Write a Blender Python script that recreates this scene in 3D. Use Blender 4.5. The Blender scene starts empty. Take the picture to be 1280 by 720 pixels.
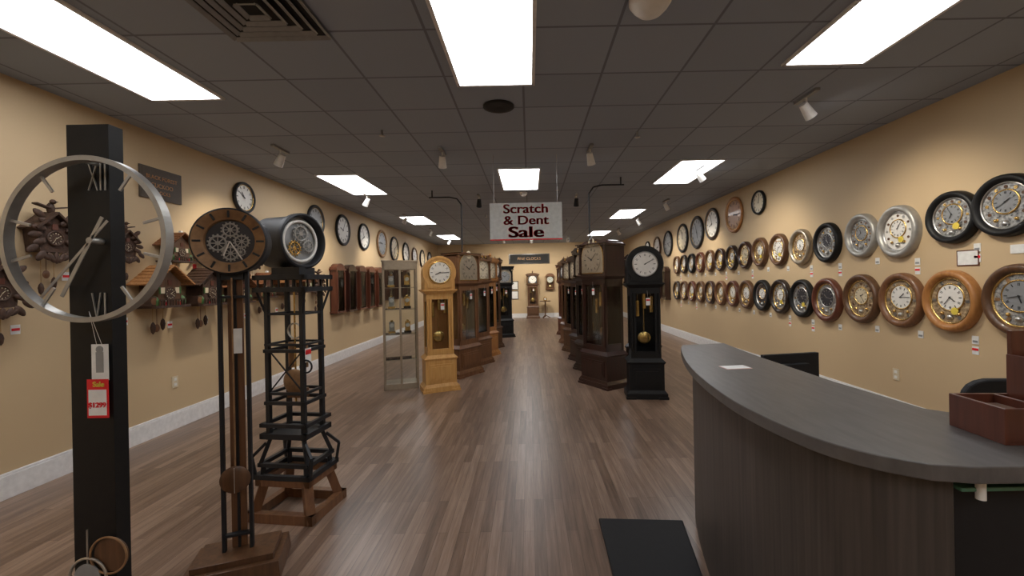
import bpy, math, random
from mathutils import Vector, Matrix
random.seed(7)
S=bpy.context.scene
C=bpy.context.collection
pi=math.pi
# ------------------------------------------------------------ materials
def mat(name,col,rough=.5,metal=0,col2=None,scale=(6,6,6),nscale=4,bump=0,emis=None,estr=0,detail=4,coat=0,spec=.5):
    m=bpy.data.materials.new(name); m.use_nodes=True
    nt=m.node_tree; N=nt.nodes; L=nt.links
    bs=N['Principled BSDF']
    if col2 is None: col2=tuple(c*.85 for c in col)
    tc=N.new('ShaderNodeTexCoord'); mp=N.new('ShaderNodeMapping'); mp.inputs['Scale'].default_value=scale
    no=N.new('ShaderNodeTexNoise'); no.inputs['Scale'].default_value=nscale; no.inputs['Detail'].default_value=detail
    cr=N.new('ShaderNodeValToRGB'); cr.color_ramp.elements[0].position=.3; cr.color_ramp.elements[1].position=.7
    cr.color_ramp.elements[0].color=(*col2,1); cr.color_ramp.elements[1].color=(*col,1)
    L.new(tc.outputs['Object'],mp.inputs[0]); L.new(mp.outputs[0],no.inputs['Vector']); L.new(no.outputs[0],cr.inputs[0])
    L.new(cr.outputs[0],bs.inputs['Base Color'])
    bs.inputs['Roughness'].default_value=rough; bs.inputs['Metallic'].default_value=metal
    bs.inputs['Coat Weight'].default_value=coat; bs.inputs['Specular IOR Level'].default_value=spec
    if bump:
        bp=N.new('ShaderNodeBump'); bp.inputs['Strength'].default_value=bump; bp.inputs['Distance'].default_value=.01
        L.new(no.outputs[0],bp.inputs['Height']); L.new(bp.outputs[0],bs.inputs['Normal'])
    if emis:
        bs.inputs['Emission Color'].default_value=(*emis,1); bs.inputs['Emission Strength'].default_value=estr
    return m
def wood(name,c1,c2,rough=.4,coat=.15): return mat(name,c1,rough,0,c2,(14,14,1.2),3,detail=6,coat=coat)
M={}
M['black']=mat('black_lacquer',(.006,.006,.007),.5,0,(.009,.009,.009),spec=.3)
M['blackmatte']=mat('black_matte',(.014,.014,.016),.6,spec=.3)
M['iron']=mat('wrought_iron',(.020,.021,.025),.5,.3)
M['silver']=mat('brushed_silver',(.55,.54,.52),.3,.9)
M['nickel']=mat('satin_nickel',(.42,.41,.385),.4,.5)
M['champ']=mat('champagne_metal',(.42,.36,.28),.35,.6)
M['gold']=mat('brass',(.75,.5,.18),.25,.9)
M['bronze']=mat('bronze',(.36,.21,.10),.45,.3,(.22,.12,.06))
M['oak']=wood('oak_wood',(.66,.38,.13),(.54,.28,.08))
M['oak2']=wood('honey_oak',(.44,.20,.06),(.32,.13,.035))
M['walnut']=wood('walnut_wood',(.13,.06,.026),(.07,.032,.015))
M['brown']=wood('brown_wood',(.21,.095,.04),(.13,.055,.025))
M['cherry']=wood('cherry_wood',(.038,.012,.009),(.020,.008,.006),.28,.4)
M['espresso']=wood('espresso_wood',(.022,.012,.009),(.012,.007,.006),.3,.3)
M['redwood']=wood('red_mahogany',(.13,.038,.02),(.08,.022,.012),.35,.3)
M['white']=mat('white_dial',(.80,.78,.74),.4,0,(.74,.72,.68))
M['cream']=mat('cream_dial',(.70,.60,.43),.4)
M['ornate']=mat('ornate_dial',(.62,.48,.30),.35,.2,(.10,.05,.03),(30,30,30),1.6,detail=6)
M['ornate2']=mat('ornate_silver_dial',(.60,.60,.58),.35,.3,(.05,.05,.06),(30,30,30),1.6,detail=6)
M['greydial']=mat('grey_dial',(.30,.31,.32),.4,.2)
M['darkdial']=mat('dark_dial',(.05,.05,.06),.3,.2)
M['ink']=mat('ink',(.02,.02,.02),.5)
M['red']=mat('red_print',(.75,.012,.02),.5)
M['paper']=mat('paper',(.82,.82,.80),.6)
M['signw']=mat('sign_board',(.70,.73,.73),.6)
M['pink']=mat('pink_paper',(.80,.55,.52),.6)
M['yellow']=mat('yellow_tag',(.8,.62,.08),.6)
M['trimw']=mat('white_trim_paint',(.84,.84,.85),.4)
M['roof']=mat('shingle_roof',(.26,.10,.035),.7,0,(.14,.05,.02),(20,20,20),3,.4)
M['roof2']=mat('shingle_roof_light',(.50,.24,.08),.7,0,(.32,.14,.05),(20,20,20),3,.4)
M['green']=mat('painted_green',(.05,.12,.03),.6)
M['carved']=mat('carved_wood',(.075,.034,.018),.65,0,(.035,.017,.010),(10,10,10),4,.5)
M['gglass']=mat('green_glass_edge',(.10,.26,.18),.1,0)
M['sprk']=mat('beam_timber',(.07,.05,.035),.6)
def glassm():
    m=bpy.data.materials.new('clear_glass'); m.use_nodes=True; nt=m.node_tree; nt.nodes.clear()
    o=nt.nodes.new('ShaderNodeOutputMaterial'); mx=nt.nodes.new('ShaderNodeMixShader'); t=nt.nodes.new('ShaderNodeBsdfTransparent')
    g=nt.nodes.new('ShaderNodeBsdfGlossy'); g.inputs['Roughness'].default_value=.05
    lw=nt.nodes.new('ShaderNodeLayerWeight'); lw.inputs['Blend'].default_value=.2
    t.inputs[0].default_value=(.93,.95,.95,1)
    nt.links.new(lw.outputs['Fresnel'],mx.inputs[0]); nt.links.new(t.outputs[0],mx.inputs[1]); nt.links.new(g.outputs[0],mx.inputs[2]); nt.links.new(mx.outputs[0],o.inputs[0])
    return m
M['glass']=glassm()
def emit(name,c,s):
    m=bpy.data.materials.new(name); m.use_nodes=True; bs=m.node_tree.nodes['Principled BSDF']
    bs.inputs['Base Color'].default_value=(.8,.8,.8,1); bs.inputs['Emission Color'].default_value=(*c,1); bs.inputs['Emission Strength'].default_value=s
    return m
M['panel']=emit('light_diffuser',(.97,.98,1),9.8)
M['bulb']=emit('lamp_bulb',(1,.94,.85),40)

# ------------------------------------------------------------ mesh builder
class B:
    def __init__(s): s.v=[];s.f=[];s.mi=[];s.sm=[];s.ms=[];s.M=Matrix.Identity(4)
    def add(s,vs,fs,m,smooth=False):
        o=len(s.v)
        for p in vs: s.v.append(tuple(s.M@Vector(p)))
        if m not in s.ms: s.ms.append(m)
        k=s.ms.index(m)
        for f in fs: s.f.append([i+o for i in f]); s.mi.append(k); s.sm.append(smooth)
    def box(s,c,d,m,rot=None):
        x,y,z=[k/2 for k in d]
        vs=[Vector(p) for p in [(-x,-y,-z),(x,-y,-z),(x,y,-z),(-x,y,-z),(-x,-y,z),(x,-y,z),(x,y,z),(-x,y,z)]]
        if rot is not None: vs=[rot@p for p in vs]
        vs=[p+Vector(c) for p in vs]
        s.add(vs,[(0,3,2,1),(4,5,6,7),(0,1,5,4),(1,2,6,5),(2,3,7,6),(3,0,4,7)],m)
    def frus(s,c0,d0,c1,d1,m):
        a=[(-.5,-.5),(.5,-.5),(.5,.5),(-.5,.5)]
        vs=[(c0[0]+p*d0[0],c0[1]+q*d0[1],c0[2]) for p,q in a]+[(c1[0]+p*d1[0],c1[1]+q*d1[1],c1[2]) for p,q in a]
        s.add(vs,[(0,3,2,1),(4,5,6,7),(0,1,5,4),(1,2,6,5),(2,3,7,6),(3,0,4,7)],m)
    def bar(s,p0,p1,w,m,h=None):
        p0=Vector(p0);p1=Vector(p1);d=p1-p0;L=d.length
        R=d.to_track_quat('Z','Y').to_matrix()
        s.box((p0+p1)/2,(w,h or w,L),m,R)
    def cyl(s,p0,p1,r,m,r2=None,n=16,cap=True):
        p0=Vector(p0);p1=Vector(p1);d=p1-p0; R=d.to_track_quat('Z','Y').to_matrix()
        r2=r if r2 is None else r2
        a=[2*pi*i/n for i in range(n)]
        vs=[p0+R@Vector((r*math.cos(t),r*math.sin(t),0)) for t in a]+[p1+R@Vector((r2*math.cos(t),r2*math.sin(t),0)) for t in a]
        s.add(vs,[(i,(i+1)%n,n+(i+1)%n,n+i) for i in range(n)],m,True)
        if cap: s.add(vs,[tuple(range(n-1,-1,-1)),tuple(range(n,2*n))],m)
    def lathe(s,prof,c,m,axis='Y',n=32,sx=1,sz=1,smooth=True):
        vs=[];k=len(prof)
        for i in range(n):
            t=2*pi*i/n; ct,st=math.cos(t),math.sin(t)
            for r,o in prof:
                if axis=='Y': vs.append((c[0]+r*ct*sx,c[1]+o,c[2]+r*st*sz))
                elif axis=='Z': vs.append((c[0]+r*ct*sx,c[1]+r*st*sz,c[2]+o))
                else: vs.append((c[0]+o,c[1]+r*ct*sx,c[2]+r*st*sz))
        fs=[]
        for i in range(n):
            j=(i+1)%n
            for q in range(k-1): fs.append((i*k+q,j*k+q,j*k+q+1,i*k+q+1))
        s.add(vs,fs,m,smooth)
    def disc(s,c,r,m,y=0,n=32,sx=1,sz=1,t=.004):
        s.lathe([(0.0001,-t),(r,-t),(r,0)],(c[0],c[1]+y,c[2]),m,n=n,sx=sx,sz=sz,smooth=False)
    def ball(s,c,r,m,sc=(1,1,1),n=12):
        k=7; prof=[(max(1e-4,math.sin(pi*i/k))*r,-math.cos(pi*i/k)*r*sc[2]) for i in range(k+1)]
        s.lathe(prof,c,m,'Z',n,sc[0],sc[1])
    def torus(s,c,R,r,m,axis='Y',n=40,k=8,fl=1,sx=1,sz=1):
        prof=[(R+r*math.cos(2*pi*i/k),r*fl*math.sin(2*pi*i/k)) for i in range(k+1)]
        s.lathe(prof,c,m,axis,n,sx,sz)
    def prism(s,o,y0,y1,m,ax='Y'):
        n=len(o)
        if ax=='Y': vs=[(x,y0,z) for x,z in o]+[(x,y1,z) for x,z in o]
        else: vs=[(x,y,y0) for x,y in o]+[(x,y,y1) for x,y in o]
        s.add(vs,[tuple(range(n)),tuple(range(2*n-1,n-1,-1))]+[(i,n+i,n+(i+1)%n,(i+1)%n) for i in range(n)],m)
    def done(s,name,loc=(0,0,0),rz=0,bevel=0,parent=None):
        me=bpy.data.meshes.new(name); me.from_pydata(s.v,[],s.f)
        for m in s.ms: me.materials.append(M[m] if isinstance(m,str) else m)
        me.polygons.foreach_set('material_index',s.mi); me.polygons.foreach_set('use_smooth',s.sm); me.update()
        ob=bpy.data.objects.new(name,me); C.objects.link(ob); ob.location=loc; ob.rotation_euler=(0,0,rz)
        if bevel:
            bv=ob.modifiers.new('bevel','BEVEL'); bv.width=bevel; bv.segments=2; bv.limit_method='ANGLE'; bv.angle_limit=math.radians(40)
        if parent: ob.parent=parent
        return ob
def dial(b,c,r,face='white',ink='ink',tick=12,hour=(10,10),y=0,roman=True,hands=True):
    cx,cy,cz=c
    b.disc((cx,cy,cz),r,face,y)
    yy=cy+y-.006
    for i in range(tick):
        t=2*pi*i/tick; rr=r*.80
        R=Matrix.Rotation(t,3,'Y')
        w=r*(.09 if (i%3==0 or roman) else .045); L=r*(.2 if roman else .14)
        p=Vector((math.sin(t)*rr,0,math.cos(t)*rr))
        if roman and i%2==0:
            for q in (-1,1):
                off=R@Vector((q*w*.5,0,0)); b.box((cx+p.x+off.x,yy,cz+p.z+off.z),(w*.35,.002,L),ink,R)
        else: b.box((cx+p.x,yy,cz+p.z),(w*.6,.002,L),ink,R)
    if hands:
        th=2*pi*(hour[0]/12); tm=2*pi*(hour[1]/60)
        for t,l,w in ((th,.5,.07),(tm,.74,.045)):
            R=Matrix.Rotation(t,3,'Y'); l*=r
            p=R@Vector((0,0,l*.42)); b.box((cx+p.x,yy-.004,cz+p.z),(w*r,.002,l*1.15),ink,R)
        b.disc((cx,yy-.004,cz),r*.06,ink,n=10)
def arch(w,z0,z1,rise,n=12):
    o=[(-w/2,z0),(w/2,z0),(w/2,z1)]
    for i in range(1,n): t=pi*i/n; o.append((w/2*math.cos(t),z1+rise*math.sin(t)))
    o.append((-w/2,z1)); return o

# ------------------------------------------------------------ room
XW=3.83; H=3.1; YF=17.7; YB=-2.6
def room():
    wm=mat('beige_wall_paint',(.57,.425,.255),.6,0,(.54,.40,.24),(1,1,1),1.2)
    fm=bpy.data.materials.new('walnut_plank_floor'); fm.use_nodes=True; nt=fm.node_tree;N=nt.nodes;L=nt.links; bs=N['Principled BSDF']
    tc=N.new('ShaderNodeTexCoord'); mp=N.new('ShaderNodeMapping'); mp.inputs['Rotation'].default_value=(0,0,pi/2)
    L.new(tc.outputs['Object'],mp.inputs[0])
    br=N.new('ShaderNodeTexBrick'); br.offset=.37; br.inputs['Scale'].default_value=1; br.inputs['Brick Width'].default_value=1.0; br.inputs['Row Height'].default_value=.065
    br.inputs['Mortar Size'].default_value=.001; br.inputs['Mortar Smooth'].default_value=.3
    br.inputs['Color1'].default_value=(.0,.0,.0,1); br.inputs['Color2'].default_value=(1,1,1,1); br.inputs['Mortar'].default_value=(.3,.3,.3,1)
    L.new(mp.outputs[0],br.inputs['Vector'])
    mp2=N.new('ShaderNodeMapping'); mp2.inputs['Scale'].default_value=(30,1.6,1); L.new(tc.outputs['Object'],mp2.inputs[0])
    no=N.new('ShaderNodeTexNoise'); no.inputs['Scale'].default_value=1.3; no.inputs['Detail'].default_value=7; no.inputs['Roughness'].default_value=.65; L.new(mp2.outputs[0],no.inputs['Vector'])
    ad=N.new('ShaderNodeMix'); ad.data_type='FLOAT'; ad.inputs[0].default_value=.74
    L.new(br.outputs['Color'],ad.inputs[2]); L.new(no.outputs[0],ad.inputs[3])
    cr=N.new('ShaderNodeValToRGB'); e=cr.color_ramp.elements; e[0].position=.22;e[0].color=(.082,.048,.033,1); e[1].position=.78;e[1].color=(.33,.225,.165,1)
    x=e.new(.5); x.color=(.190,.120,.082,1)
    L.new(ad.outputs[0],cr.inputs[0])
    mm=N.new('ShaderNodeMix'); mm.data_type='RGBA'; mm.inputs[7].default_value=(.05,.03,.02,1); L.new(br.outputs['Fac'],mm.inputs[0]); L.new(cr.outputs[0],mm.inputs[6]); L.new(mm.outputs[2],bs.inputs['Base Color'])
    bs.inputs['Roughness'].default_value=.32; bs.inputs['Specular IOR Level'].default_value=.65
    bp=N.new('ShaderNodeBump'); bp.inputs['Strength'].default_value=.2; bp.inputs['Distance'].default_value=.004; L.new(no.outputs[0],bp.inputs['Height']); L.new(bp.outputs[0],bs.inputs['Normal'])
    cm=bpy.data.materials.new('acoustic_ceiling_tile'); cm.use_nodes=True; nt=cm.node_tree;N=nt.nodes;L=nt.links; bs=N['Principled BSDF']
    tc=N.new('ShaderNodeTexCoord'); br=N.new('ShaderNodeTexBrick'); br.offset=0; br.inputs['Scale'].default_value=1; br.inputs['Brick Width'].default_value=.61; br.inputs['Row Height'].default_value=.61
    br.inputs['Mortar Size'].default_value=.010; br.inputs['Color1'].default_value=(.29,.335,.42,1); br.inputs['Color2'].default_value=(.33,.38,.47,1); br.inputs['Mortar'].default_value=(.17,.19,.235,1)
    L.new(tc.outputs['Object'],br.inputs['Vector']); L.new(br.outputs['Color'],bs.inputs['Base Color']); bs.inputs['Roughness'].default_value=.8
    no=N.new('ShaderNodeTexNoise'); no.inputs['Scale'].default_value=90; bp=N.new('ShaderNodeBump'); bp.inputs['Strength'].default_value=.2; bp.inputs['Distance'].default_value=.003
    L.new(tc.outputs['Object'],no.inputs['Vector']); L.new(no.outputs[0],bp.inputs['Height']); L.new(bp.outputs[0],bs.inputs['Normal'])
    yc=(YF+YB)/2; yl=YF-YB
    def rb(n,c,d,m):
        b=B(); b.box((0,0,0),d,m); return b.done(n,c)
    rb('floor',(0,yc,-.05),(2*XW+.2,yl+.2,.1),fm)
    rb('ceiling',(-.02,yc,H+.05),(2*XW+.2,yl+.2,.1),cm)
    rb('wall_left',(-XW-.05,yc,H/2),(.1,yl,H),wm)
    rb('wall_right',(XW+.05,yc,H/2),(.1,yl,H),wm)
    rb('wall_far',(0,YF+.05,H/2),(2*XW+.2,.1,H),wm)
    rb('wall_back',(0,YB-.05,H/2),(2*XW+.2,.1,H),wm)
    for n,x in (('baseboard_left',-XW+.01),('baseboard_right',XW-.01)):
        b=B(); b.box((0,0,.085),(.018,yl,.17),'trimw'); b.box((0,0,.18),(.012,yl,.02),'trimw'); b.done(n,(x,yc,0),bevel=.003)
    b=B(); b.box((0,0,.09),(2*XW-.04,.018,.18),'trimw'); b.done('baseboard_far',(0,YF-.01,0))
    for n,x,y,z in (('outlet',-XW+.004,4.55,.5),('outlet',XW-.004,4.45,.45)):
        b=B(); b.box((0,0,0),(.008,.075,.12),'cream')
        for q in(-.028,.028): b.box((-.005 if x>0 else .005,0,q),(.003,.035,.03),'white')
        b.done(n,(x,y,z),bevel=.002)
room()
# ------------------------------------------------------------ ceiling panels
def panel(x,y0,l=1.38,w=.62):
    b=B()
    b.box((0,0,-.004),(w-.04,l-.04,.006),'panel')
    for sx in(-1,1): b.box((sx*(w/2-.01),0,-.008),(.025,l,.016),'trimw')
    for sy in(-1,1): b.box((0,sy*(l/2-.01),-.008),(w,.025,.016),'trimw')
    b.done('ceiling_light_panel',(x,y0+l/2,H))
for y0 in (-1.6,2.2,6.1,10.,14.): panel(-2.76 if y0>4 else -2.85,y0)
for y0 in (-1.9,2.05,5.95,9.8,13.8): panel(-.24 if y0<5 else -.12,y0)
for y0 in (-1.9,1.82,5.7,9.6,13.7): panel(2.24 if y0<5 else 2.38,y0)
b=B()
for i,k in enumerate((.6,.48,.36,.24,.12)):
    for sx in(-1,1):
        b.box((sx*k/2,0,-.01-.004*i),(.03,k,.006),'greydial',Matrix.Rotation(sx*.5,3,'Y')); b.box((0,sx*k/2,-.01-.004*i),(k,.03,.006),'greydial',Matrix.Rotation(-sx*.5,3,'X'))
b.box((0,0,-.002),(.6,.6,.003),'blackmatte'); b.done('ceiling_vent',(-1.55,2.42,H))
b=B(); b.lathe([(.12,0),(.12,-.02),(.10,-.05),(.07,-.08),(.03,-.095),(.001,-.1)],(0,0,0),'white','Z'); b.done('ceiling_dome',(.72,2.42,H))
b=B(); b.lathe([(.07,0),(.07,-.02),(.055,-.05),(.03,-.07),(.001,-.075)],(0,0,0),'white','Z'); b.done('security_dome_camera',(-.08,7.6,H))
b=B(); b.lathe([(.14,0),(.14,-.012),(.11,-.015),(.001,-.006)],(0,0,0),'blackmatte','Z'); b.done('ceiling_speaker',(-.25,3.85,H))
for x,y in ((-1.5,4.4),(1.2,4.6),(.5,7.2),(-1.,10.),(1.,11.)):
    b=B(); b.cyl((0,0,0),(0,0,-.05),.012,'silver'); b.lathe([(.001,-.05),(.03,-.055),(.03,-.06),(.001,-.06)],(0,0,0),'silver','Z',12); b.done('fire_sprinkler',(x,y,H))
def head(x,y,tx,ty,tz,energy,on=True,colr='white',drop=.10):
    b=B(); b.box((0,0,-.012),(.04,.3,.024),'greydial'); b.cyl((0,0,-.02),(0,0,-drop),.008,'white')
    c=Vector((0,0,-drop-.03)); d=(Vector((tx,ty,tz))-Vector((x,y,H-drop-.03))).normalized()
    b.cyl(c-d*.06,c+d*.08,.035,colr,.05,n=20); b.cyl(c+d*.0805,c+d*.082,.04,'bulb',n=16)
    o=b.done('track_light',(x,y,H))
    if on:
        l=bpy.data.lights.new('spot','SPOT'); l.energy=energy; l.color=(1,.90,.74); l.spot_size=math.radians(95); l.spot_blend=.9; l.shadow_soft_size=.06
        lo=bpy.data.objects.new('spot_lamp',l); C.objects.link(lo); lo.parent=o; lo.location=c+d*.1; lo.rotation_euler=d.to_track_quat('-Z','Y').to_euler()
for y in (-.3,1.0,4.9,7.5,9.8,12.4,15.2):
    head(-2.85,y,-XW,y+.4,1.4,75)
for y in (-.2,3.75,6.1,8.6,10.8,13.2): head(2.48 if y<8 else 2.8,y,XW,y+.4,1.4,75)
head(-1.02,5.1,-1.2,6.1,1.2,30); head(.76,5.1,1.2,6,1.3,30); head(-.9,7.8,-1.1,9,1.,40,colr='black'); head(.9,7.9,.9,9,1.,30,colr='black')
head(-.7,10.6,-.7,12,1,35); head(.8,10.8,.9,12,1,30); head(0.1,15.35,0.1,YF,1.3,120); head(1.4,15.2,1.4,YF,1.3,120); head(-.9,15.2,-1,YF,1.3,120)
for x,y,sg in ((-1.15,7.3,1),(.95,6.6,-1)):
    b=B(); P=[(-sg*.55,0,H-.12),(-sg*.2,0,H-.12),(-sg*.07,0,H-.15),(0,0,H-.25),(0,0,2.02)]
    b.cyl((-sg*.5,0,H),(-sg*.5,0,H-.12),.012,'iron')
    for p,q in zip(P,P[1:]): b.cyl(p,q,.012,'iron',n=10)
    b.done('ceiling_conduit',(x,y,0))

# ------------------------------------------------------------ sale sign
def text(t,loc,size,m,parent,rot=(pi/2,0,0),bold=.0,sx=1):
    c=bpy.data.curves.new('lettering','FONT'); c.body=t; c.size=size; c.align_x='CENTER'; c.align_y='CENTER'; c.extrude=.0015; c.offset=bold
    c.materials.append(M[m]); o=bpy.data.objects.new('lettering',c); C.objects.link(o); o.parent=parent; o.location=loc; o.rotation_euler=rot; o.scale=(sx,1,1); return o
b=B(); b.box((0,0,0),(.91,.012,.47),'signw')
for sx in(-.4,.4): b.cyl((sx,0,.235),(sx,0,.84),.003,'silver',n=6)
b.box((0,-.007,-.228),(.91,.003,.016),'red')
sg=b.done('hanging_sale_sign',(-.03,5.35,H-.84))
for dx in (-.004,0,.004):
    text('Scratch',(dx,-.009,.155),.16,'red',sg,bold=.001,sx=1.2); text('& Dent',(dx,-.009,.01),.16,'red',sg,bold=.001,sx=1.2)
for dx in (-.008,-.003,.003,.008): text('Sale',(dx,-.009,-.14),.19,'red',sg,bold=.002,sx=1.5)

# ------------------------------------------------------------ ring floor clock (left foreground)
b=B()
b.box((0,.03,1.075),(.165,.06,2.15),'black')
b.box((0,.06,.03),(.42,.34,.06),'black')
rc=(.08,-.085,1.69)
b.lathe([(.290,-.018),(.308,-.018),(.308,.018),(.290,.018),(.290,-.018)],rc,'nickel',n=96,smooth=False)
for a in (35,-35,75,-75,105,-105,145,-145):
    t=math.radians(a); R=Matrix.Rotation(t,3,'Y'); p=R@Vector((0,0,.255)); b.box((rc[0]+p.x,rc[1],rc[2]+p.z),(.010,.006,.075),'nickel',R)
for z in (-.30,.30):
    b.cyl((rc[0]-.04,-.08,rc[2]+z),(rc[0]-.04,.0,rc[2]+z),.006,'nickel')
pc=(.05,-.02,1.69)
def bars(cx,cz,segs,m='nickel'):
    for x0,z0,x1,z1 in segs: b.bar((cx+x0,-.003,cz+z0),(cx+x1,-.003,cz+z1),.006,m,.004)
bars(.04,1.945,[(-.035,-.055,-.0,.055),(-.0,-.055,-.035,.055),(.012,-.055,.012,.055),(.03,-.055,.03,.055)])
bars(.04,1.44,[(-.03,.05,-.012,-.05),(.004,.05,-.012,-.05),(.02,-.05,.02,.05)])
b.cyl((pc[0],0,pc[2]),(pc[0],-.05,pc[2]),.012,'nickel')
for a,l,w in ((-138,.31,.010),(-152,.24,.014)):
    t=math.radians(a); R=Matrix.Rotation(t,3,'Y'); p=R@Vector((0,0,l/2-.05)); b.box((pc[0]+p.x,-.045,pc[2]+p.z),(w,.003,l+.1),'nickel',R)
b.torus((.0,-.03,.40),.07,.005,'silver'); b.torus((.08,-.03,.48),.07,.004,'bronze'); b.disc((.085,-.02,.48),.066,'walnut'); b.cyl((0,-.03,.42),(0,-.03,.58),.003,'silver'); b.disc((.0,-.03,.40),.05,'greydial')
b.cyl((.03,-.01,1.29),(.045,-.05,1.42),.001,'paper',n=5); b.cyl((.05,-.01,1.29),(.045,-.05,1.42),.001,'paper',n=5)
b.box((.045,-.012,1.22),(.066,.002,.14),'paper'); b.box((.045,-.014,1.22),(.03,.001,.08),'greydial'); b.disc((.045,-.013,1.27),.014,'greydial',t=.002,n=14)
b.box((.038,-.016,1.08),(.084,.002,.15),'red'); b.box((.038,-.018,1.065),(.070,.001,.10),'paper')
rcl=b.done('ring_floor_clock',(-1.72,1.66,0),math.radians(0),bevel=.002)
text('$1299',(.038,-.02,1.055),.027,'red',rcl,bold=.0004); text('Sale',(.043,-.0185,1.135),.028,'yellow',rcl,bold=.0004)

# ------------------------------------------------------------ drum pendulum floor clock
b=B()
b.frus((0,0,0),(.44,.30),(0,0,.09),(.42,.28),'walnut'); b.box((0,0,.105),(.36,.22,.03),'walnut')
for x in (-.062,.062):
    b.box((x,0,.87),(.016,.03,1.5),'iron')
b.box((.0,.03,.87),(.07,.012,1.5),'brown'); b.box((.0,.02,.87),(.012,.012,1.5),'iron')
for z in (.2,1.45): b.box((0,0,z),(.13,.03,.014),'iron')
b.box((0,0,1.6),(.10,.05,.12),'iron')
zc=1.74;R=.172
b.lathe([(.001,.11),(R*.9,.11),(R*.95,.09),(R*.95,-.03),(R,-.035),(R,-.06),(R*.95,-.065)],(0,0,zc),'iron',n=48)
b.lathe([(R*.95,-.065),(R*.66,-.052),(R*.64,-.03)],(0,0,zc),'bronze',n=48)
b.disc((0,-.028,zc),R*.66,'darkdial')
for a in range(12):
    t=2*pi*a/12; Rm=Matrix.Rotation(t,3,'Y'); p=Rm@Vector((0,0,R*.81)); b.box((p.x,-.062,zc+p.z),(.010,.006,.036),'ink',Rm)
def gear(cx,cz,r,m,y=-.036,n=14):
    b.torus((cx,y,cz),r*.8,r*.12,m,n=24,k=6); b.disc((cx,y,cz),r*.25,m,n=12)
    for i in range(n):
        Rm=Matrix.Rotation(2*pi*i/n,3,'Y'); p=Rm@Vector((0,0,r*.97)); b.box((cx+p.x,y,cz+p.z),(r*.18,.005,r*.2),m,Rm)
    for i in range(4):
        Rm=Matrix.Rotation(pi*i/4,3,'Y'); b.box((cx,y,cz),(r*.12,.003,r*1.6),m,Rm)
gear(0,.06+zc,.04,'nickel'); gear(-.055,zc-.01,.045,'nickel'); gear(.05,zc+.0,.037,'nickel'); gear(0,zc-.062,.04,'nickel'); gear(.045,zc-.055,.023,'silver')
for a,l in ((200,.08),(150,.11)):
    Rm=Matrix.Rotation(math.radians(a),3,'Y'); p=Rm@Vector((0,0,l/2)); b.box((p.x,-.048,zc+p.z),(.006,.002,l),'white',Rm)
b.lathe([(.001,-.012),(.045,-.01),(.07,-.002),(.07,.002),(.001,.01)],(0,-.035,.50),'walnut'); b.box((0,-.05,.50),(.004,.003,.13),'silver'); b.cyl((0,-.03,.5),(0,-.03,1.55),.004,'bronze')
b.box((.02,-.03,1.22),(.045,.002,.13),'paper')
b.done('drum_pendulum_floor_clock',(-1.565,2.24,0),math.radians(20),bevel=.002)

# ------------------------------------------------------------ iron tower skeleton clock
b=B()
W,D=.47,.38
def frame(z,w,d,t,m,h=None):
    h=h or t
    for s_ in(-1,1): b.box((0,s_*(d/2-t/2),z),(w,t,h),m); b.box((s_*(w/2-t/2),0,z),(t,d,h),m)
frame(.03,W,D,.05,'brown',.06)
for sx in(-1,1):
    for sy in(-1,1):
        b.bar((sx*(W/2-.03),sy*(D/2-.03),.0),(sx*(W/2-.09),sy*(D/2-.08),.25),.055,'brown')
        b.bar((sx*.16,sy*.13,.22),(sx*.15,sy*.12,.34),.028,'iron')
        b.bar((sx*.17,sy*.13,.34),(sx*.115,sy*.09,.52),.024,'iron')
        b.box((sx*.125,sy*.095,1.0),(.027,.027,1.0),'iron')
        b.bar((sx*.19,sy*.14,.26),(sx*.21,sy*.15,.40),.018,'iron'); b.bar((sx*.21,sy*.15,.40),(sx*.14,sy*.11,.48),.018,'iron')
        b.bar((sx*.125,sy*.095,1.3),(sx*.17,sy*.13,1.47),.014,'iron')
frame(.235,.38,.30,.04,'brown',.04); frame(.275,.40,.32,.03,'iron'); frame(.345,.36,.28,.026,'iron'); frame(.53,.33,.27,.026,'iron',.035); frame(.60,.33,.27,.024,'iron'); b.box((0,0,.535),(.28,.23,.012),'iron')
frame(.74,.29,.23,.022,'iron'); frame(.80,.27,.21,.018,'iron'); frame(1.08,.29,.23,.022,'iron'); frame(1.12,.28,.22,.014,'iron'); frame(1.32,.27,.21,.014,'iron')
frame(1.48,.37,.30,.03,'iron',.03); frame(1.56,.37,.30,.03,'iron',.03); b.box((0,0,1.56),(.34,.28,.015),'iron')
for i in range(7): 
    for sy in(-1,1): b.box((-.15+.05*i,sy*.14,1.52),(.012,.008,.06),'iron')
for a in (-1,1): b.bar((a*.11,-.09,.82),(a*-.11,-.09,1.07),.008,'iron')
b.cyl((0,0,.72),(0,0,1.5),.006,'gold'); b.lathe([(.001,-.02),(.06,-.015),(.085,0),(.06,.015),(.001,.02)],(0,-.01,.86),'bronze'); b.torus((0,0,1.2),.05,.006,'silver')
b.box((.0,.02,.78),(.12,.06,.06),'brown')
for x in(-.05,.05): b.cyl((x,.03,.95),(x,.03,1.12),.02,'bronze')
b.box((.145,-.07,1.05),(.002,.06,.09),'paper'); b.box((.147,-.07,1.07),(.002,.055,.03),'red')
b.torus((.15,-.1,.98),.04,.006,'iron')
b.box((0,0,1.60),(.2,.16,.05),'iron')
zc=1.80;R=.185
b.M=Matrix.Translation((-.02,0,zc))@Matrix.Rotation(math.radians(80),4,'Z')
b.lathe([(.001,.17),(R*.86,.17),(R*.92,.15),(R*.92,-.08),(R,-.085),(R,-.12),(R*.93,-.125),(R*.86,-.11),(R*.85,-.07)],(0,0,0),'iron',n=48)
b.disc((0,-.07,0),R*.86,'greydial'); b.torus((0,-.115,0),R*.93,.006,'silver')
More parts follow.
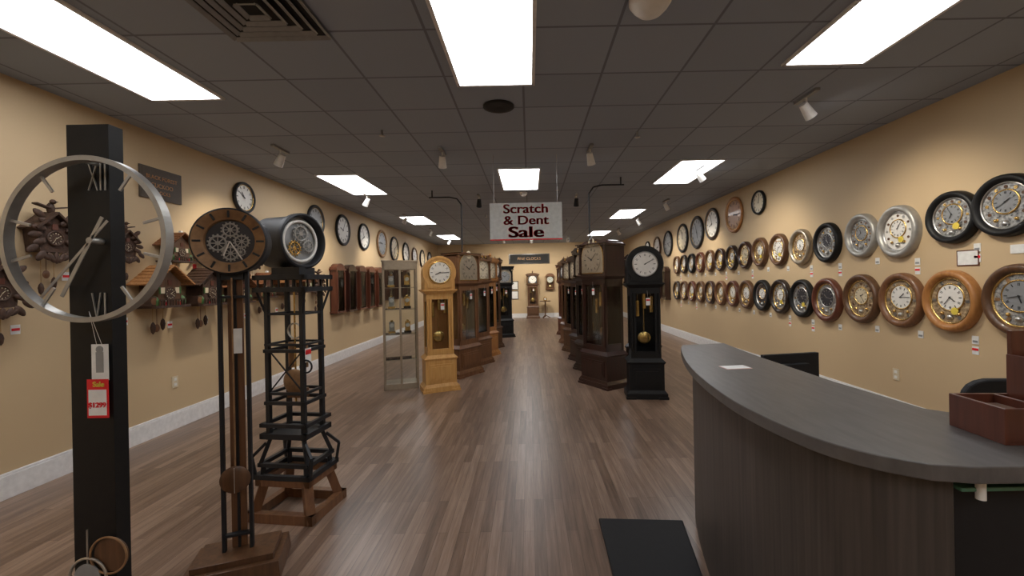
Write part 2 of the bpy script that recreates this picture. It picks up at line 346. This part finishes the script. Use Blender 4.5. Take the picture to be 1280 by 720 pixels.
gear(0,.05,.06,'nickel',-.09); gear(-.05,-.05,.05,'gold',-.09); gear(.06,-.03,.045,'nickel',-.09); b.torus((0,-.085,0),R*.72,.01,'white')
b.M=Matrix.Identity(4)
b.done('skeleton_tower_floor_clock',(-1.59,2.86,0),math.radians(-8),bevel=.002)

# ------------------------------------------------------------ grandfather clocks
def gclock(name,loc,rot,W,D,H,w,style='arch',face='white',inner=None,bez='gold',weights=True,hour=(10,8)):
    b=B(); inner=inner or w
    b.box((0,0,.035),(W,D,.07),w)
    for sx in(-1,1): b.box((sx*(W/2-.05),-D/2+.03,.015),(.12,.08,.03),w)
    b.frus((0,0,.07),(W-.01,D-.01),(0,0,.11),(W-.07,D-.04),w)
    b.box((0,0,.27),(W-.07,D-.05,.32),w)
    pw=W-.17
    b.box((0,-(D-.05)/2-.006,.27),(pw,.012,.22),w); b.box((0,-(D-.05)/2-.014,.27),(pw-.06,.01,.16),w)
    b.frus((0,0,.43),(W-.07,D-.05),(0,0,.46),(W-.03,D-.02),w); b.frus((0,0,.46),(W-.03,D-.02),(0,0,.51),(W-.13,D-.09),w)
    zt=.51; zh=H-.53; tw=W-.13; td=D-.09
    b.box((0,td/2-.01,(zt+zh)/2),(tw,.02,zh-zt),inner)
    for sx in(-1,1):
        b.box((sx*(tw/2-.018),-td/2+.018,(zt+zh)/2),(.036,.036,zh-zt),w)
        b.box((sx*(tw/2-.006),0,zt+.05),(.012,td,.1),w); b.box((sx*(tw/2-.006),0,zh-.05),(.012,td,.1),w)
        b.box((sx*(tw/2-.015),td/2-.02,(zt+zh)/2),(.03,.04,zh-zt),w)
        b.box((sx*(tw/2-.01),0,(zt+zh)/2),(.003,td-.06,zh-zt-.1),'glass')
        b.cyl((sx*(tw/2-.02),-td/2-.005,zt+.06),(sx*(tw/2-.02),-td/2-.005,zh-.06),.013,w,n=12)
        b.box((sx*(tw/2-.055),-td/2+.006,(zt+zh)/2),(.03,.018,zh-zt-.06),w)
    b.box((0,-td/2+.01,zt+.04),(tw,.025,.08),w); b.box((0,-td/2+.01,zh-.035),(tw,.025,.07),w)
    b.box((0,-td/2+.008,(zt+zh)/2),(tw-.1,.003,zh-zt-.14),'glass')
    b.cyl((0,.02,zt+.28),(0,.02,zh),.006,'gold',n=8); b.lathe([(.001,-.014),(.06,-.01),(.08,0),(.06,.01),(.001,.012)],(0,.01,zt+.24),'gold')
    if weights:
        for i,x in enumerate((-.085,0,.085)):
            z=zt+.52+.05*((i*2)%3); b.cyl((x,-.03,z),(x,-.03,z+.2),.024,'gold',n=16); b.cyl((x,-.03,z+.2),(x,-.03,zh),.002,'gold',n=5)
    b.frus((0,0,zh),(tw,td),(0,0,zh+.045),(W-.03,D-.02),w); b.box((0,0,zh+.055),(W-.02,D-.01,.02),w)
    z0=zh+.065; hw=W-.08; hd=D-.05; fr=hw*.36
    if style=='round':
        rz=H-.02-hw/2
        b.prism(arch(hw,z0,rz,hw/2,20),-hd/2,hd/2,w)
        cz=rz+.0; fr=hw*.34
        b.disc((0,-hd/2-.012,cz),fr*1.02,face); b.torus((0,-hd/2-.014,cz),fr*1.05,.010,bez,n=40)
        dial(b,(0,-hd/2-.016,cz),fr,face,hour=hour)
        b.lathe([(hw/2-.012,-.02),(hw/2+.02,-.02),(hw/2+.02,.02),(hw/2-.012,.02)],(0,-hd/2+.01,rz),w,n=48,smooth=False)
        b.box((0,-hd/2-.008,z0+.05),(hw*.8,.01,.05),w)
    else:
        zt2=z0+hw*.86
        b.prism(arch(hw,z0,zt2-.05,.09,14),-hd/2+.02,hd/2,w)
        cz=z0+.03+fr
        b.prism(arch(hw-.07,z0+.02,cz+.03,hw*.42,14),-hd/2+.008,-hd/2+.02,bez)
        b.prism(arch(hw-.09,z0+.03,cz+.03,hw*.40,14),-hd/2+.004,-hd/2+.008,'darkdial' if face=='white' else 'champ')
        b.disc((0,-hd/2+.002,cz+fr*1.18),fr*.34,'cream')
        dial(b,(0,-hd/2+.002,cz-.01),fr*.92,face,hour=hour)
        for sx in(-1,1):
            x=sx*(hw/2-.005); b.cyl((x,-hd/2,z0+.03),(x,-hd/2,zt2-.05),.014,w,n=12); b.box((x,-hd/2,z0+.02),(.04,.04,.03),w); b.box((x,-hd/2,zt2-.04),(.04,.04,.03),w)
        if style=='flat':
            b.box((0,0,zt2),(W-.02,D,.025),w); b.frus((0,0,zt2+.012),(W-.04,D-.02),(0,0,H),(W+.02,D+.03),w)
        if style=='arch':
            b.prism(arch(W-.02,zt2-.06,zt2-.03,H-zt2-.03,18),-hd/2-.02,hd/2,w)
            b.prism(arch(W+.03,zt2-.03,zt2-.015,H-zt2-.0,18),-hd/2-.035,-hd/2+.01,w)
            b.lathe([(.001,0),(.03,.0),(.02,.02),(.03,.05),(.012,.08),(.001,.11)],(0,-hd/2,H-.02),w,'Z',14)
        if style=='swan':
            b.box((0,0,zt2-.02),(W-.02,D,.03),w)
            b.prism(arch(W-.06,zt2-.02,zt2,H-zt2-.10,14),-hd/2,hd/2,w)
            for sx in(-1,1):
                o=[(sx*W/2,zt2),(sx*W/2,zt2+.03),(sx*W*.40,zt2+.04),(sx*W*.28,zt2+.08),(sx*W*.18,H-.03),(sx*W*.09,H),(sx*W*.05,H-.03),(sx*W*.09,H-.055),(sx*W*.16,zt2+.06),(sx*W*.22,zt2)]
                b.prism(o,-hd/2-.03,-hd/2+.01,w); b.disc((sx*W*.09,-hd/2-.03,H-.03),.025,bez,n=14)
            b.lathe([(.001,0),(.03,.0),(.015,.03),(.03,.07),(.012,.1),(.001,.14)],(0,-hd/2,H-.09),w,'Z',14)
    b.cyl((.02,-td/2-.03,zh-.03),(.03,-td/2-.03,zh-.12),.001,'paper',n=4); b.box((.03,-td/2-.028,zh-.17),(.05,.002,.09),'paper'); b.box((.03,-td/2-.03,zh-.15),(.045,.001,.02),'red')
    return b.done(name,loc,math.radians(rot),bevel=.003)
G='grandfather_clock'
gclock(G,(-1.30,6.0,0),24,.50,.32,1.88,'oak','round','white',inner='oak2',hour=(8.2,15))
gclock(G,(-1.11,6.95,0),58,.60,.36,1.98,'brown','flat','champ',inner='oak2')
gclock(G,(-.98,7.85,0),60,.54,.34,2.0,'brown','swan','cream',inner='walnut')
gclock(G,(-.92,8.7,0),60,.54,.34,2.02,'oak2','arch','cream',inner='brown')
gclock(G,(-.90,9.7,0),60,.54,.34,2.05,'walnut','swan','white')
gclock(G,(-.72,11.6,0),20,.52,.34,1.93,'black','flat','greydial',bez='silver')
gclock(G,(-1.7,10.6,0),45,.54,.34,2.02,'cherry','swan','white')
gclock(G,(1.46,5.45,0),-6,.50,.34,1.92,'black','round','white',bez='silver',inner='black',hour=(2,10))
gclock(G,(1.04,6.1,0),-58,.62,.42,2.04,'cherry','arch','champ',inner='cherry')
gclock(G,(1.0,7.05,0),-66,.56,.36,2.02,'espresso','swan','champ')
gclock(G,(.98,7.95,0),-66,.54,.34,1.98,'cherry','arch','cream')
gclock(G,(.94,9.0,0),-66,.54,.34,1.98,'walnut','swan','cream')
gclock(G,(.96,10.2,0),-66,.54,.34,2.0,'brown','arch','white',inner='brown')
gclock(G,(1.02,11.8,0),-60,.54,.34,1.95,'redwood','flat','white')
gclock(G,(1.75,6.6,0),-40,.52,.34,1.9,'espresso','swan','cream')
gclock(G,(.12,17.35,0),0,.54,.34,1.86,'walnut','arch','white')

# ------------------------------------------------------------ glass curio cabinet
b=B(); W,D,HH=.48,.34,1.83
b.box((0,0,.04),(W,D,.08),'champ'); b.box((0,0,HH-.06),(W,D,.12),'champ'); b.box((0,0,HH),(W+.02,D+.02,.02),'champ')
for sx in(-1,1):
    for sy in(-1,1): b.box((sx*(W/2-.015),sy*(D/2-.015),HH/2),(.03,.03,HH),'champ')
    b.box((sx*(W/2-.015),0,HH/2),(.004,D-.06,HH-.2),'glass')
b.box((0,-.155,HH/2),(.03,.02,HH-.1),'champ')
b.box((0,-.16,HH/2),(W-.06,.004,HH-.2),'glass')
for z in (.42,.78,1.14,1.45): b.box((0,0,z),(W-.05,D-.05,.008),'glass'); b.box((0,-.15,z),(W-.05,.006,.01),'champ')
for z in (.784,1.144,1.454):
    for x in (-.12,.1):
        b.box((x,0,z+.02),(.1,.07,.03),'gold' if x<0 else 'espresso'); b.box((x,0,z+.10),(.075,.05,.14),'gold' if x>0 else 'nickel'); b.disc((x,-.028,z+.12),.03,'white',n=16); b.ball((x,0,z+.18),.02,'gold')
b.done('glass_display_cabinet',(-1.90,6.2,0),math.radians(18),bevel=.002)

# ------------------------------------------------------------ wall clocks
def musical(x,y,z,D,frame,face,inner,side=1,oval=1.12,wide=.035):
    b=B(); R=D/2; f=R/oval
    b.lathe([(f,0),(f*1.0,-.03),(f*.98,-.06),(f*.92,-.075),(f*.82,-.07),(f*.76,-.05),(f*.73,-.03)],(0,0,0),frame,n=44,sz=oval)
    b.lathe([(f*.75,-.040),(f*.72,-.046),(f*.70,-.03)],(0,0,0),'gold' if frame not in('black','nickel') else 'silver',n=44,sz=oval)
    b.disc((0,-.024,0),f*.75,face,n=40,sz=oval)
    st=random.random()
    dc=(0,-.03,f*.12); dr=f*(.36 if st<.6 else .45)
    b.torus((dc[0],-.032,dc[2]),dr*1.06,.007,'gold' if inner!='darkdial' else 'silver',n=30,k=6)
    dial(b,dc,dr,inner,'ink' if inner!='darkdial' else 'silver',hour=(random.uniform(0,12),random.uniform(0,60)))
    acc=random.choice(['gold','silver','bronze'])
    if st<.6:
        for i in range(12):
            t=2*pi*i/12; b.disc((math.sin(t)*f*.56,-.029,math.cos(t)*f*.56*oval+.01),f*.055,acc if i%2 else 'walnut',n=8)
    else:
        for i in range(6):
            t=2*pi*(i+.5)/6; Rm=Matrix.Rotation(t,3,'Y'); b.box((math.sin(t)*f*.60,-.03,math.cos(t)*f*.62*oval),(f*.10,.004,f*.14),acc,Rm)
    b.ball((0,-.035,-f*.58),f*.10,'silver'); b.ball((-f*.3,-.035,-f*.45),f*.06,'gold'); b.ball((f*.3,-.035,-f*.45),f*.06,'gold')
    if random.random()<.3: b.disc((f*.2,-.045,-f*.35),f*.13,'yellow',n=12)
    b.done('musical_wall_clock',(side*(XW-.001),y,z),-side*pi/2)
O='ornate'; O2='ornate2'
R_=[(3.37,2.03,.50,'black',O2,'greydial'),(3.80,2.00,.47,'black',O2,'greydial'),(4.36,1.94,.54,'nickel','white','white'),(4.84,1.95,.50,'nickel',O2,'greydial'),
(5.40,1.92,.51,'black',O2,'darkdial'),(5.93,1.91,.50,'champ',O,'white'),(6.45,1.91,.49,'walnut','white','white'),(6.97,1.91,.48,'walnut',O,'white'),(7.45,1.89,.48,'cherry','cream','cream'),(7.93,1.87,.47,'espresso',O,'white'),(8.42,1.86,.46,'cherry',O,'white'),(8.9,1.86,.46,'walnut','white','white'),(9.4,1.85,.46,'redwood',O,'white'),(9.9,1.85,.46,'black',O,'white'),(10.4,1.85,.46,'espresso',O,'white'),(10.9,1.85,.46,'walnut','white','white')]
for y,z,D,a,c,d in R_: musical(1,y,z,D,a,c,d,oval=1.0 if y<4.1 else 1.12)
R2=[(3.29,1.28,.57,'walnut',O2,'greydial'),(3.83,1.25,.56,'oak2',O,'white'),(4.34,1.235,.56,'brown',O,'white'),(4.86,1.23,.56,'walnut',O,'cream'),(5.42,1.19,.56,'redwood',O2,'darkdial'),(5.92,1.19,.53,'black',O2,'darkdial'),(6.43,1.2,.52,'espresso',O2,'white'),(6.93,1.2,.51,'black','darkdial','white'),(7.43,1.2,.5,'walnut',O,'white'),(7.93,1.2,.49,'redwood',O,'white'),(8.42,1.2,.49,'brown',O,'white'),(8.92,1.2,.49,'cherry',O,'white'),(9.42,1.2,.48,'walnut',O,'white'),(9.92,1.2,.48,'redwood',O,'white'),(10.42,1.2,.48,'walnut','white','white'),(10.92,1.2,.48,'espresso',O,'white')]
for y,z,D,a,c,d in R2: musical(1,y,z,D,a,c,d,oval=1.1)
b=B()
for row in (R_,R2):
    for y,z,D,*_ in row:
        yy=y-.18; zz=z-D/2-.05
        b.box((XW-.003,yy,zz),(.004,.055,.07),'paper'); b.box((XW-.006,yy,zz-.012),(.002,.04,.018),'greydial')
        if random.random()<.5: b.box((XW-.003,yy-.0,zz-.09),(.004,.055,.07),'paper'); b.box((XW-.006,yy,zz-.08),(.002,.05,.02),'red')
b.box((XW-.003,3.7,1.63),(.005,.19,.14),'redwood'); b.box((XW-.006,3.7,1.63),(.002,.17,.12),'paper'); b.box((XW-.003,3.3,1.68),(.005,.14,.07),'paper')
b.done('wall_price_tags')

def gallery(side,y,z,D,frame,face,roman=True,hour=(10,10),ink='ink'):
    b=B(); R=D/2
    b.lathe([(R*.9,0),(R,-.01),(R,-.035),(R*.95,-.05),(R*.86,-.045),(R*.80,-.02)],(0,0,0),frame,n=40)
    dial(b,(0,-.018,0),R*.82,face,ink,hour=hour,roman=roman); b.torus((0,-.03,0),R*.81,.005,'gold' if frame!='black' else 'silver',n=36,k=5)
    b.done('wall_clock',(side*(XW-.001),y,z),-side*pi/2)
for y,z,D,f,c in ((7.0,2.73,.40,'black','cream'),(7.85,2.66,.66,'oak2','oak2'),(8.8,2.62,.66,'espresso','white'),(9.6,2.54,.74,'iron','greydial'),(10.5,2.50,.72,'iron','cream'),(11.6,2.46,.7,'black','greydial'),(12.6,2.42,.68,'walnut','white'),(13.6,2.42,.6,'black','white')): gallery(1,y,z,D,f,c,hour=(random.uniform(0,12),random.uniform(0,60)))
for y,z,D,f,c in ((5.69,2.70,.42,'iron','white'),(7.6,2.66,.58,'iron','greydial'),(8.7,2.63,.64,'black','white'),(9.8,2.61,.62,'black','white'),(11.0,2.56,.72,'bronze','greydial'),(12.0,2.5,.7,'iron','cream'),(13.1,2.45,.66,'black','white'),(14.1,2.4,.62,'walnut','white'),(15.1,2.4,.62,'black','cream'),(16.2,2.4,.62,'black','white')): gallery(-1,y,z,D,f,c,hour=(random.uniform(0,12),random.uniform(0,60)))

def regulator(side,y,z,w,Hh,m,x=None,rz=None,far=False):
    b=B(); d=.14
    b.box((0,-.01,0),(w,.02,Hh),m)
    for sx in(-1,1):
        b.box((sx*(w/2-.015),-d/2,0),(.03,d,Hh-.1),m); b.cyl((sx*(w/2-.02),-d-.005,-Hh/2+.1),(sx*(w/2-.02),-d-.005,Hh/2-.1),.012,m,n=10)
    b.box((0,-d/2,-Hh/2+.04),(w+.04,d+.02,.03),m); b.box((0,-d/2,Hh/2-.05),(w+.05,d+.03,.035),m)
    b.prism(arch(w,Hh/2-.035,Hh/2-.03,.10,12),-d,-.02,m); b.frus((0,-d/2,-Hh/2),(w*.4,d*.5),(0,-d/2,-Hh/2+.03),(w*.95,d),m)
    b.box((0,-d+.004,0),(w-.06,.003,Hh-.14),'glass')
    dial(b,(0,-d+.025,Hh/2-.05-w*.42),w*.38,'white'); b.torus((0,-d+.02,Hh/2-.05-w*.42),w*.39,.008,'gold')
    b.cyl((0,-.06,-Hh*.28),(0,-.06,Hh*.2),.004,'gold',n=6); b.lathe([(.001,-.01),(.05,0),(.001,.01)],(0,-.06,-Hh*.28),'gold',n=20)
    loc=(side*(XW-.001),y,z) if not far else (x,YF-.001,z)
    b.done('pendulum_wall_clock',loc,-side*pi/2 if not far else 0,bevel=.002)
for y in (8.3,8.85,9.4,9.95,10.5): regulator(-1,y,1.40,.36,.92,'redwood' if y!=8.85 else 'cherry')
for y in (11.3,12.1,12.9): regulator(-1,y,1.5,.34,.85,'cherry')
for y in (11.7,12.3,12.9): regulator(1,y,1.35,.36,.85,'cherry' if y<12.5 else 'brown')
regulator(1,0,1.45,.34,.62,'brown',x=.85,far=True)
regulator(1,0,1.5,.34,.7,'cherry',x=-.9,far=True)

# ------------------------------------------------------------ cuckoo clocks (left wall)
def weights(b,z,L):
    for x,l in ((-.05,L),(.05,L*.8)):
        b.cyl((x,-.06,z),(x,-.06,z-l),.002,'gold',n=5); b.lathe([(.001,0),(.014,-.02),(.02,-.05),(.014,-.09),(.001,-.11)],(x,-.06,z-l),'carved','Z',10)
    b.cyl((0,-.05,z),(0,-.05,z-.16),.003,'brown',n=6); b.ball((0,-.05,z-.18),.03,'brown',(1,.3,1.2))
def chalet(y,z,s,roof,body='walnut'):
    b=B(); b.M=Matrix.Scale(s,4)
    b.box((0,-.09,0),(.24,.16,.20),body); b.box((0,-.10,-.11),(.36,.22,.02),'carved')
    b.prism([(-.12,.1),(.12,.1),(0,.2)],-.17,-.01,body)
    for sx in(-1,1):
        for k in range(6):
            t=k/5.5; x=sx*(.0+.20*t+.02); zz=.235-.155*t
            b.box((x,-.10,zz),(.052,.24,.012),roof,Matrix.Rotation(sx*.55,3,'Y'))
        b.ball((sx*.14,-.16,-.07),.03,'green',(1,1,1.8)); b.cyl((sx*.14,-.16,-.1),(sx*.14,-.16,-.07),.008,'carved',n=6)
        b.box((sx*.075,-.172,.03),(.04,.006,.05),'cream'); b.box((sx*.105,-.174,.03),(.015,.006,.06),'green')
    b.box((.05,-.12,.24),(.03,.03,.08),'paper')
    for k in range(9): b.box((-.12+.03*k,-.2,-.075),(.008,.008,.05),'carved')
    b.box((0,-.2,-.05),(.27,.01,.01),'carved')
    dial(b,(0,-.172,.0),.05,'carved','cream',hour=(random.uniform(0,12),20)); b.torus((0,-.176,0),.052,.006,'carved',n=20,k=6)
    b.box((0,-.172,.1),(.04,.006,.045),'redwood')
    b.box((-.17,-.12,-.06),(.05,.12,.08),'carved'); b.disc((-.17,-.18,-.06),.03,'brown',n=14)
    for x in (-.06,.08): b.cyl((x,-.185,-.1),(x,-.185,-.07),.01,'red',n=8); b.ball((x,-.185,-.06),.009,'cream',n=8)
    weights(b,-.12,.12); b.M=Matrix.Identity(4)
    b.done('cuckoo_clock',(-XW+.002,y,z),pi/2)
def carvedc(y,z,s,m='carved'):
    b=B(); b.M=Matrix.Scale(s,4)
    b.prism([(-.11,-.13),(.11,-.13),(.13,.06),(0,.19),(-.13,.06)],-.13,-.005,m)
    for sx in(-1,1):
        b.box((sx*.08,-.08,.14),(.22,.18,.018),m,Matrix.Rotation(sx*.75,3,'Y'))
        for k in range(7):
            a=math.radians(-60+40*k); b.M=Matrix.Scale(s,4)@Matrix.Translation((sx*(.10+.06*math.cos(a)*(k%2)),-.145,-.14+.052*k))@Matrix.Rotation(sx*(.9-.25*k),4,'Y')
            b.ball((sx*.03,0,0),.038,m,(1.5,.35,.75),10)
        b.M=Matrix.Scale(s,4)
    for k in range(5):
        b.M=Matrix.Scale(s,4)@Matrix.Translation((-.1+.05*k,-.145,-.16))@Matrix.Rotation((k-2)*.5,4,'Y'); b.ball((0,0,-.02),.032,m,(.7,.4,1.6),10)
    b.M=Matrix.Scale(s,4)
    b.ball((0,-.10,.25),.04,m,(.7,.7,1.4)); b.ball((0,-.12,.31),.022,m); b.cyl((0,-.14,.31),(0,-.17,.305),.008,m,.001,n=6)
    for sx in(-1,1): b.bar((0,-.10,.25),(sx*.12,-.10,.28),.05,m,.012)
    dial(b,(0,-.135,-.01),.055,m,'cream',hour=(random.uniform(0,12),35)); b.torus((0,-.14,-.01),.06,.008,m,n=20,k=6)
    b.box((0,-.135,.09),(.045,.006,.05),'redwood')
    weights(b,-.14,.25); b.M=Matrix.Identity(4)
    b.done('cuckoo_clock',(-XW+.002,y,z),pi/2)
carvedc(3.32,1.92,.9); carvedc(2.98,1.50,.85); carvedc(2.55,1.9,.9); carvedc(3.95,1.9,.7); carvedc(2.5,1.45,.8)
chalet(4.28,1.45,1.15,'roof2'); chalet(4.85,1.44,1.15,'carved','carved'); chalet(4.5,1.88,.85,'roof'); carvedc(4.9,1.92,.65); chalet(5.25,1.86,.85,'roof2'); chalet(5.42,1.42,1.0,'roof','carved'); carvedc(5.75,1.9,.75); chalet(5.95,1.46,.95,'roof'); chalet(6.5,1.48,.95,'roof2'); carvedc(6.3,1.9,.8); chalet(7.05,1.5,.9,'roof'); carvedc(7.5,1.5,.9); carvedc(6.9,1.95,.75); carvedc(3.72,1.42,.65)
b=B()
for y,z in ((3.5,1.62),(4.0,1.2),(4.5,1.12),(5.0,1.12),(5.0,1.7),(5.7,1.12),(3.15,1.22),(6.4,1.15)):
    b.box((0,y,z),(.003,.06,.07),'paper'); b.box((.003,y,z+.0),(.002,.05,.02),'red')
b.box((0,4.85,1.75),(.003,.05,.05),'red')
b.done('wall_price_tags',(-XW+.003,0,0))
b=B(); b.box((0,0,0),(.015,.50,.32),'sprk'); b.box((.009,0,0),(.003,.46,.28),'sprk')
ps=b.done('wall_poster',(-XW+.01,4.42,2.58))
text('BLACK FOREST',(.013,0,.06),.055,'oak2',ps,(pi/2,0,pi/2)); text('CUCKOO',(.013,0,-.02),.06,'oak2',ps,(pi/2,0,pi/2)); text('CLOCKS',(.013,0,-.09),.05,'oak2',ps,(pi/2,0,pi/2))

# ------------------------------------------------------------ far wall
b=B(); b.box((0,0,0),(1.7,.03,.42),'espresso'); b.box((0,-.018,0),(1.6,.005,.34),'blackmatte')
fs=b.done('far_wall_sign',(0,YF-.02,2.45)); text('FINE CLOCKS',(0,-.022,0),.16,'bronze',fs)
for x,z in ((-.62,1.35),(-.62,.95)):
    b=B(); b.box((0,0,0),(.3,.02,.36),'espresso'); b.box((0,-.012,0),(.24,.004,.30),'paper'); b.done('picture_frame',(x,YF-.011,z))
b=B(); b.cyl((0,0,.68),(0,0,.71),.22,'walnut',n=24); b.cyl((0,0,.05),(0,0,.68),.025,'walnut'); 
for a in range(3):
    t=a*2.09; b.bar((0,0,.12),(.2*math.cos(t),.2*math.sin(t),.015),.03,'walnut')
b.done('pedestal_table',(.62,17.3,0))
b=B(); b.box((0,0,.06),(.14,.1,.12),'gold'); b.disc((0,-.051,.07),.04,'white'); b.ball((0,0,.13),.04,'gold'); b.done('mantel_clock',(.62,17.3,.71))

# ------------------------------------------------------------ reception counter
M['lam']=mat('dark_laminate',(.085,.070,.062),.45,0,(.045,.038,.034),(30,30,.8),2.2,detail=8)
M['lamtop']=mat('counter_laminate',(.125,.115,.110),.36,0,(.088,.081,.078),(18,3,6),2.5,detail=7)
def cat(P,n=6):
    o=[]
    for i in range(len(P)-1):
        p0=P[max(i-1,0)];p1=P[i];p2=P[i+1];p3=P[min(i+2,len(P)-1)]
        for k in range(n):
            t=k/n; o.append(tuple(.5*(2*p1[j]+(p2[j]-p0[j])*t+(2*p0[j]-5*p1[j]+4*p2[j]-p3[j])*t*t+(3*p1[j]-p0[j]-3*p2[j]+p3[j])*t**3) for j in (0,1)))
    o.append(P[-1]); return o
front=cat([(1.02,2.86),(.955,2.70),(.85,2.34),(.775,1.97),(.738,1.6),(.748,1.36),(.785,1.18),(.85,1.07),(.94,1.0)])+[(1.03,.98),(1.35,.975),(1.75,.975)]
topo=front+[(1.80,1.34),(1.42,1.30),(1.31,1.42),(1.285,1.8),(1.29,2.4),(1.33,2.92)]
bodyf=cat([(1.08,2.80),(1.01,2.66),(.92,2.34),(.85,1.97),(.815,1.6),(.82,1.38),(.84,1.24),(.88,1.14),(.94,1.06),(1.00,1.03)])+[(1.02,1.03)]
bodo=bodyf+[(1.04,1.06),(1.72,1.06),(1.72,1.24),(1.32,1.24),(1.22,1.35),(1.18,1.8),(1.19,2.4),(1.22,2.82)]
b=B()
b.prism(topo,1.010,1.05,'lamtop','Z')
b.prism(bodo,.0,1.0,'lam','Z')
b.box((1.38,1.055,.5),(.68,.006,.98),'blackmatte')
b.prism([(1.03,1.02),(1.72,1.02),(1.72,1.06),(1.03,1.06)],.972,.982,'gglass','Z')
b.cyl((1.075,1.02,.955),(1.075,1.02,1.01),.010,'white'); b.cyl((1.5,1.02,.955),(1.5,1.02,1.01),.010,'white')
for p in ((.97,1.6),(1.0,2.2),(1.1,2.65)): b.cyl((*p,.99),(*p,1.012),.016,'silver')
b.done('reception_counter',bevel=.003)
b=B()
b.prism([(1.235,1.40),(2.0,1.40),(2.0,2.95),(1.25,2.95)],.70,.735,'lamtop','Z'); b.box((1.63,2.93,.35),(.72,.03,.70),'lam'); b.box((1.63,1.43,.35),(.70,.03,.70),'lam')
b.done('office_desk',bevel=.002)
b=B(); b.box((0,0,.001),(.13,.08,.002),'pink'); b.box((0,0,.0025),(.12,.07,.001),'paper'); b.done('business_card',(1.02,2.12,1.05),.1)
b=B(); w='redwood'
b.box((0,0,.006),(.24,.16,.012),w)
for y in(-.075,.075): b.box((0,y,.05),(.24,.01,.09),w)
for x in(-.115,0,.115): b.box((x,0,.05),(.01,.15,.09),w)
b.box((.085,.07,.14),(.09,.014,.28),w); b.box((.04,.03,.11),(.01,.09,.20),w); b.box((.12,.03,.11),(.01,.09,.20),w)
b.box((-.055,.0,.05),(.08,.10,.05),'walnut'); b.box((.08,.02,.14),(.06,.05,.08),'blackmatte'); b.box((.075,-.02,.11),(.05,.004,.05),'paper')
b.done('desk_organizer',(1.35,1.17,1.05),math.radians(-4),bevel=.002)
b=B(); b.box((0,0,.17),(.40,.03,.2),'blackmatte'); b.box((0,-.03,.16),(.2,.04,.1),'blackmatte'); b.box((0,-.02,.05),(.05,.03,.1),'blackmatte'); b.box((0,-.02,.008),(.22,.16,.016),'blackmatte'); b.box((0,.017,.17),(.37,.003,.18),'darkdial')
b.done('computer_monitor',(1.66,2.72,.735),math.radians(10),bevel=.004)
b=B()
for a in range(5):
    t=2*pi*a/5; b.bar((0,0,.1),(.28*math.cos(t),.28*math.sin(t),.06),.04,'blackmatte',.025); b.lathe([(.001,-.015),(.025,-.015),(.025,.015),(.001,.015)],(.28*math.cos(t),.28*math.sin(t),.025),'blackmatte','Y',12)
b.cyl((0,0,.08),(0,0,.44),.025,'silver'); b.ball((0,0,.48),.22,'blackmatte',(1,1,.2),20)
b.bar((0,.18,.46),(0,.23,.7),.05,'blackmatte',.02)
o=[]
for i in range(24):
    t=2*pi*i/24; c_,s_=math.cos(t),math.sin(t); o.append((.19*math.copysign(abs(c_)**.6,c_),.78+.20*math.copysign(abs(s_)**.6,s_)))
b.prism(o,.21,.25,'blackmatte')
b.done('office_chair',(2.26,1.85,0),math.radians(-15),bevel=.01)
b=B(); b.prism([(.37,1.25),(.80,1.25),(.80,1.9),(.91,2.6),(.40,2.64)],0,.022,'blackmatte','Z'); b.done('anti_fatigue_mat',bevel=.008)

# ------------------------------------------------------------ world & camera
w=bpy.data.worlds.new('w'); S.world=w; w.use_nodes=True; w.node_tree.nodes['Background'].inputs[0].default_value=(.5,.5,.5,1); w.node_tree.nodes['Background'].inputs[1].default_value=.3
cam=bpy.data.cameras.new('camera'); co=bpy.data.objects.new('camera',cam); C.objects.link(co)
co.location=(0,0,1.5); co.rotation_euler=(pi/2,.02,0); cam.sensor_width=36; cam.lens=530/1280*36
cam.shift_x=-22/1280; cam.shift_y=-8/1280; cam.clip_start=.05; S.camera=co
S.view_settings.view_transform='Standard'; S.view_settings.exposure=0
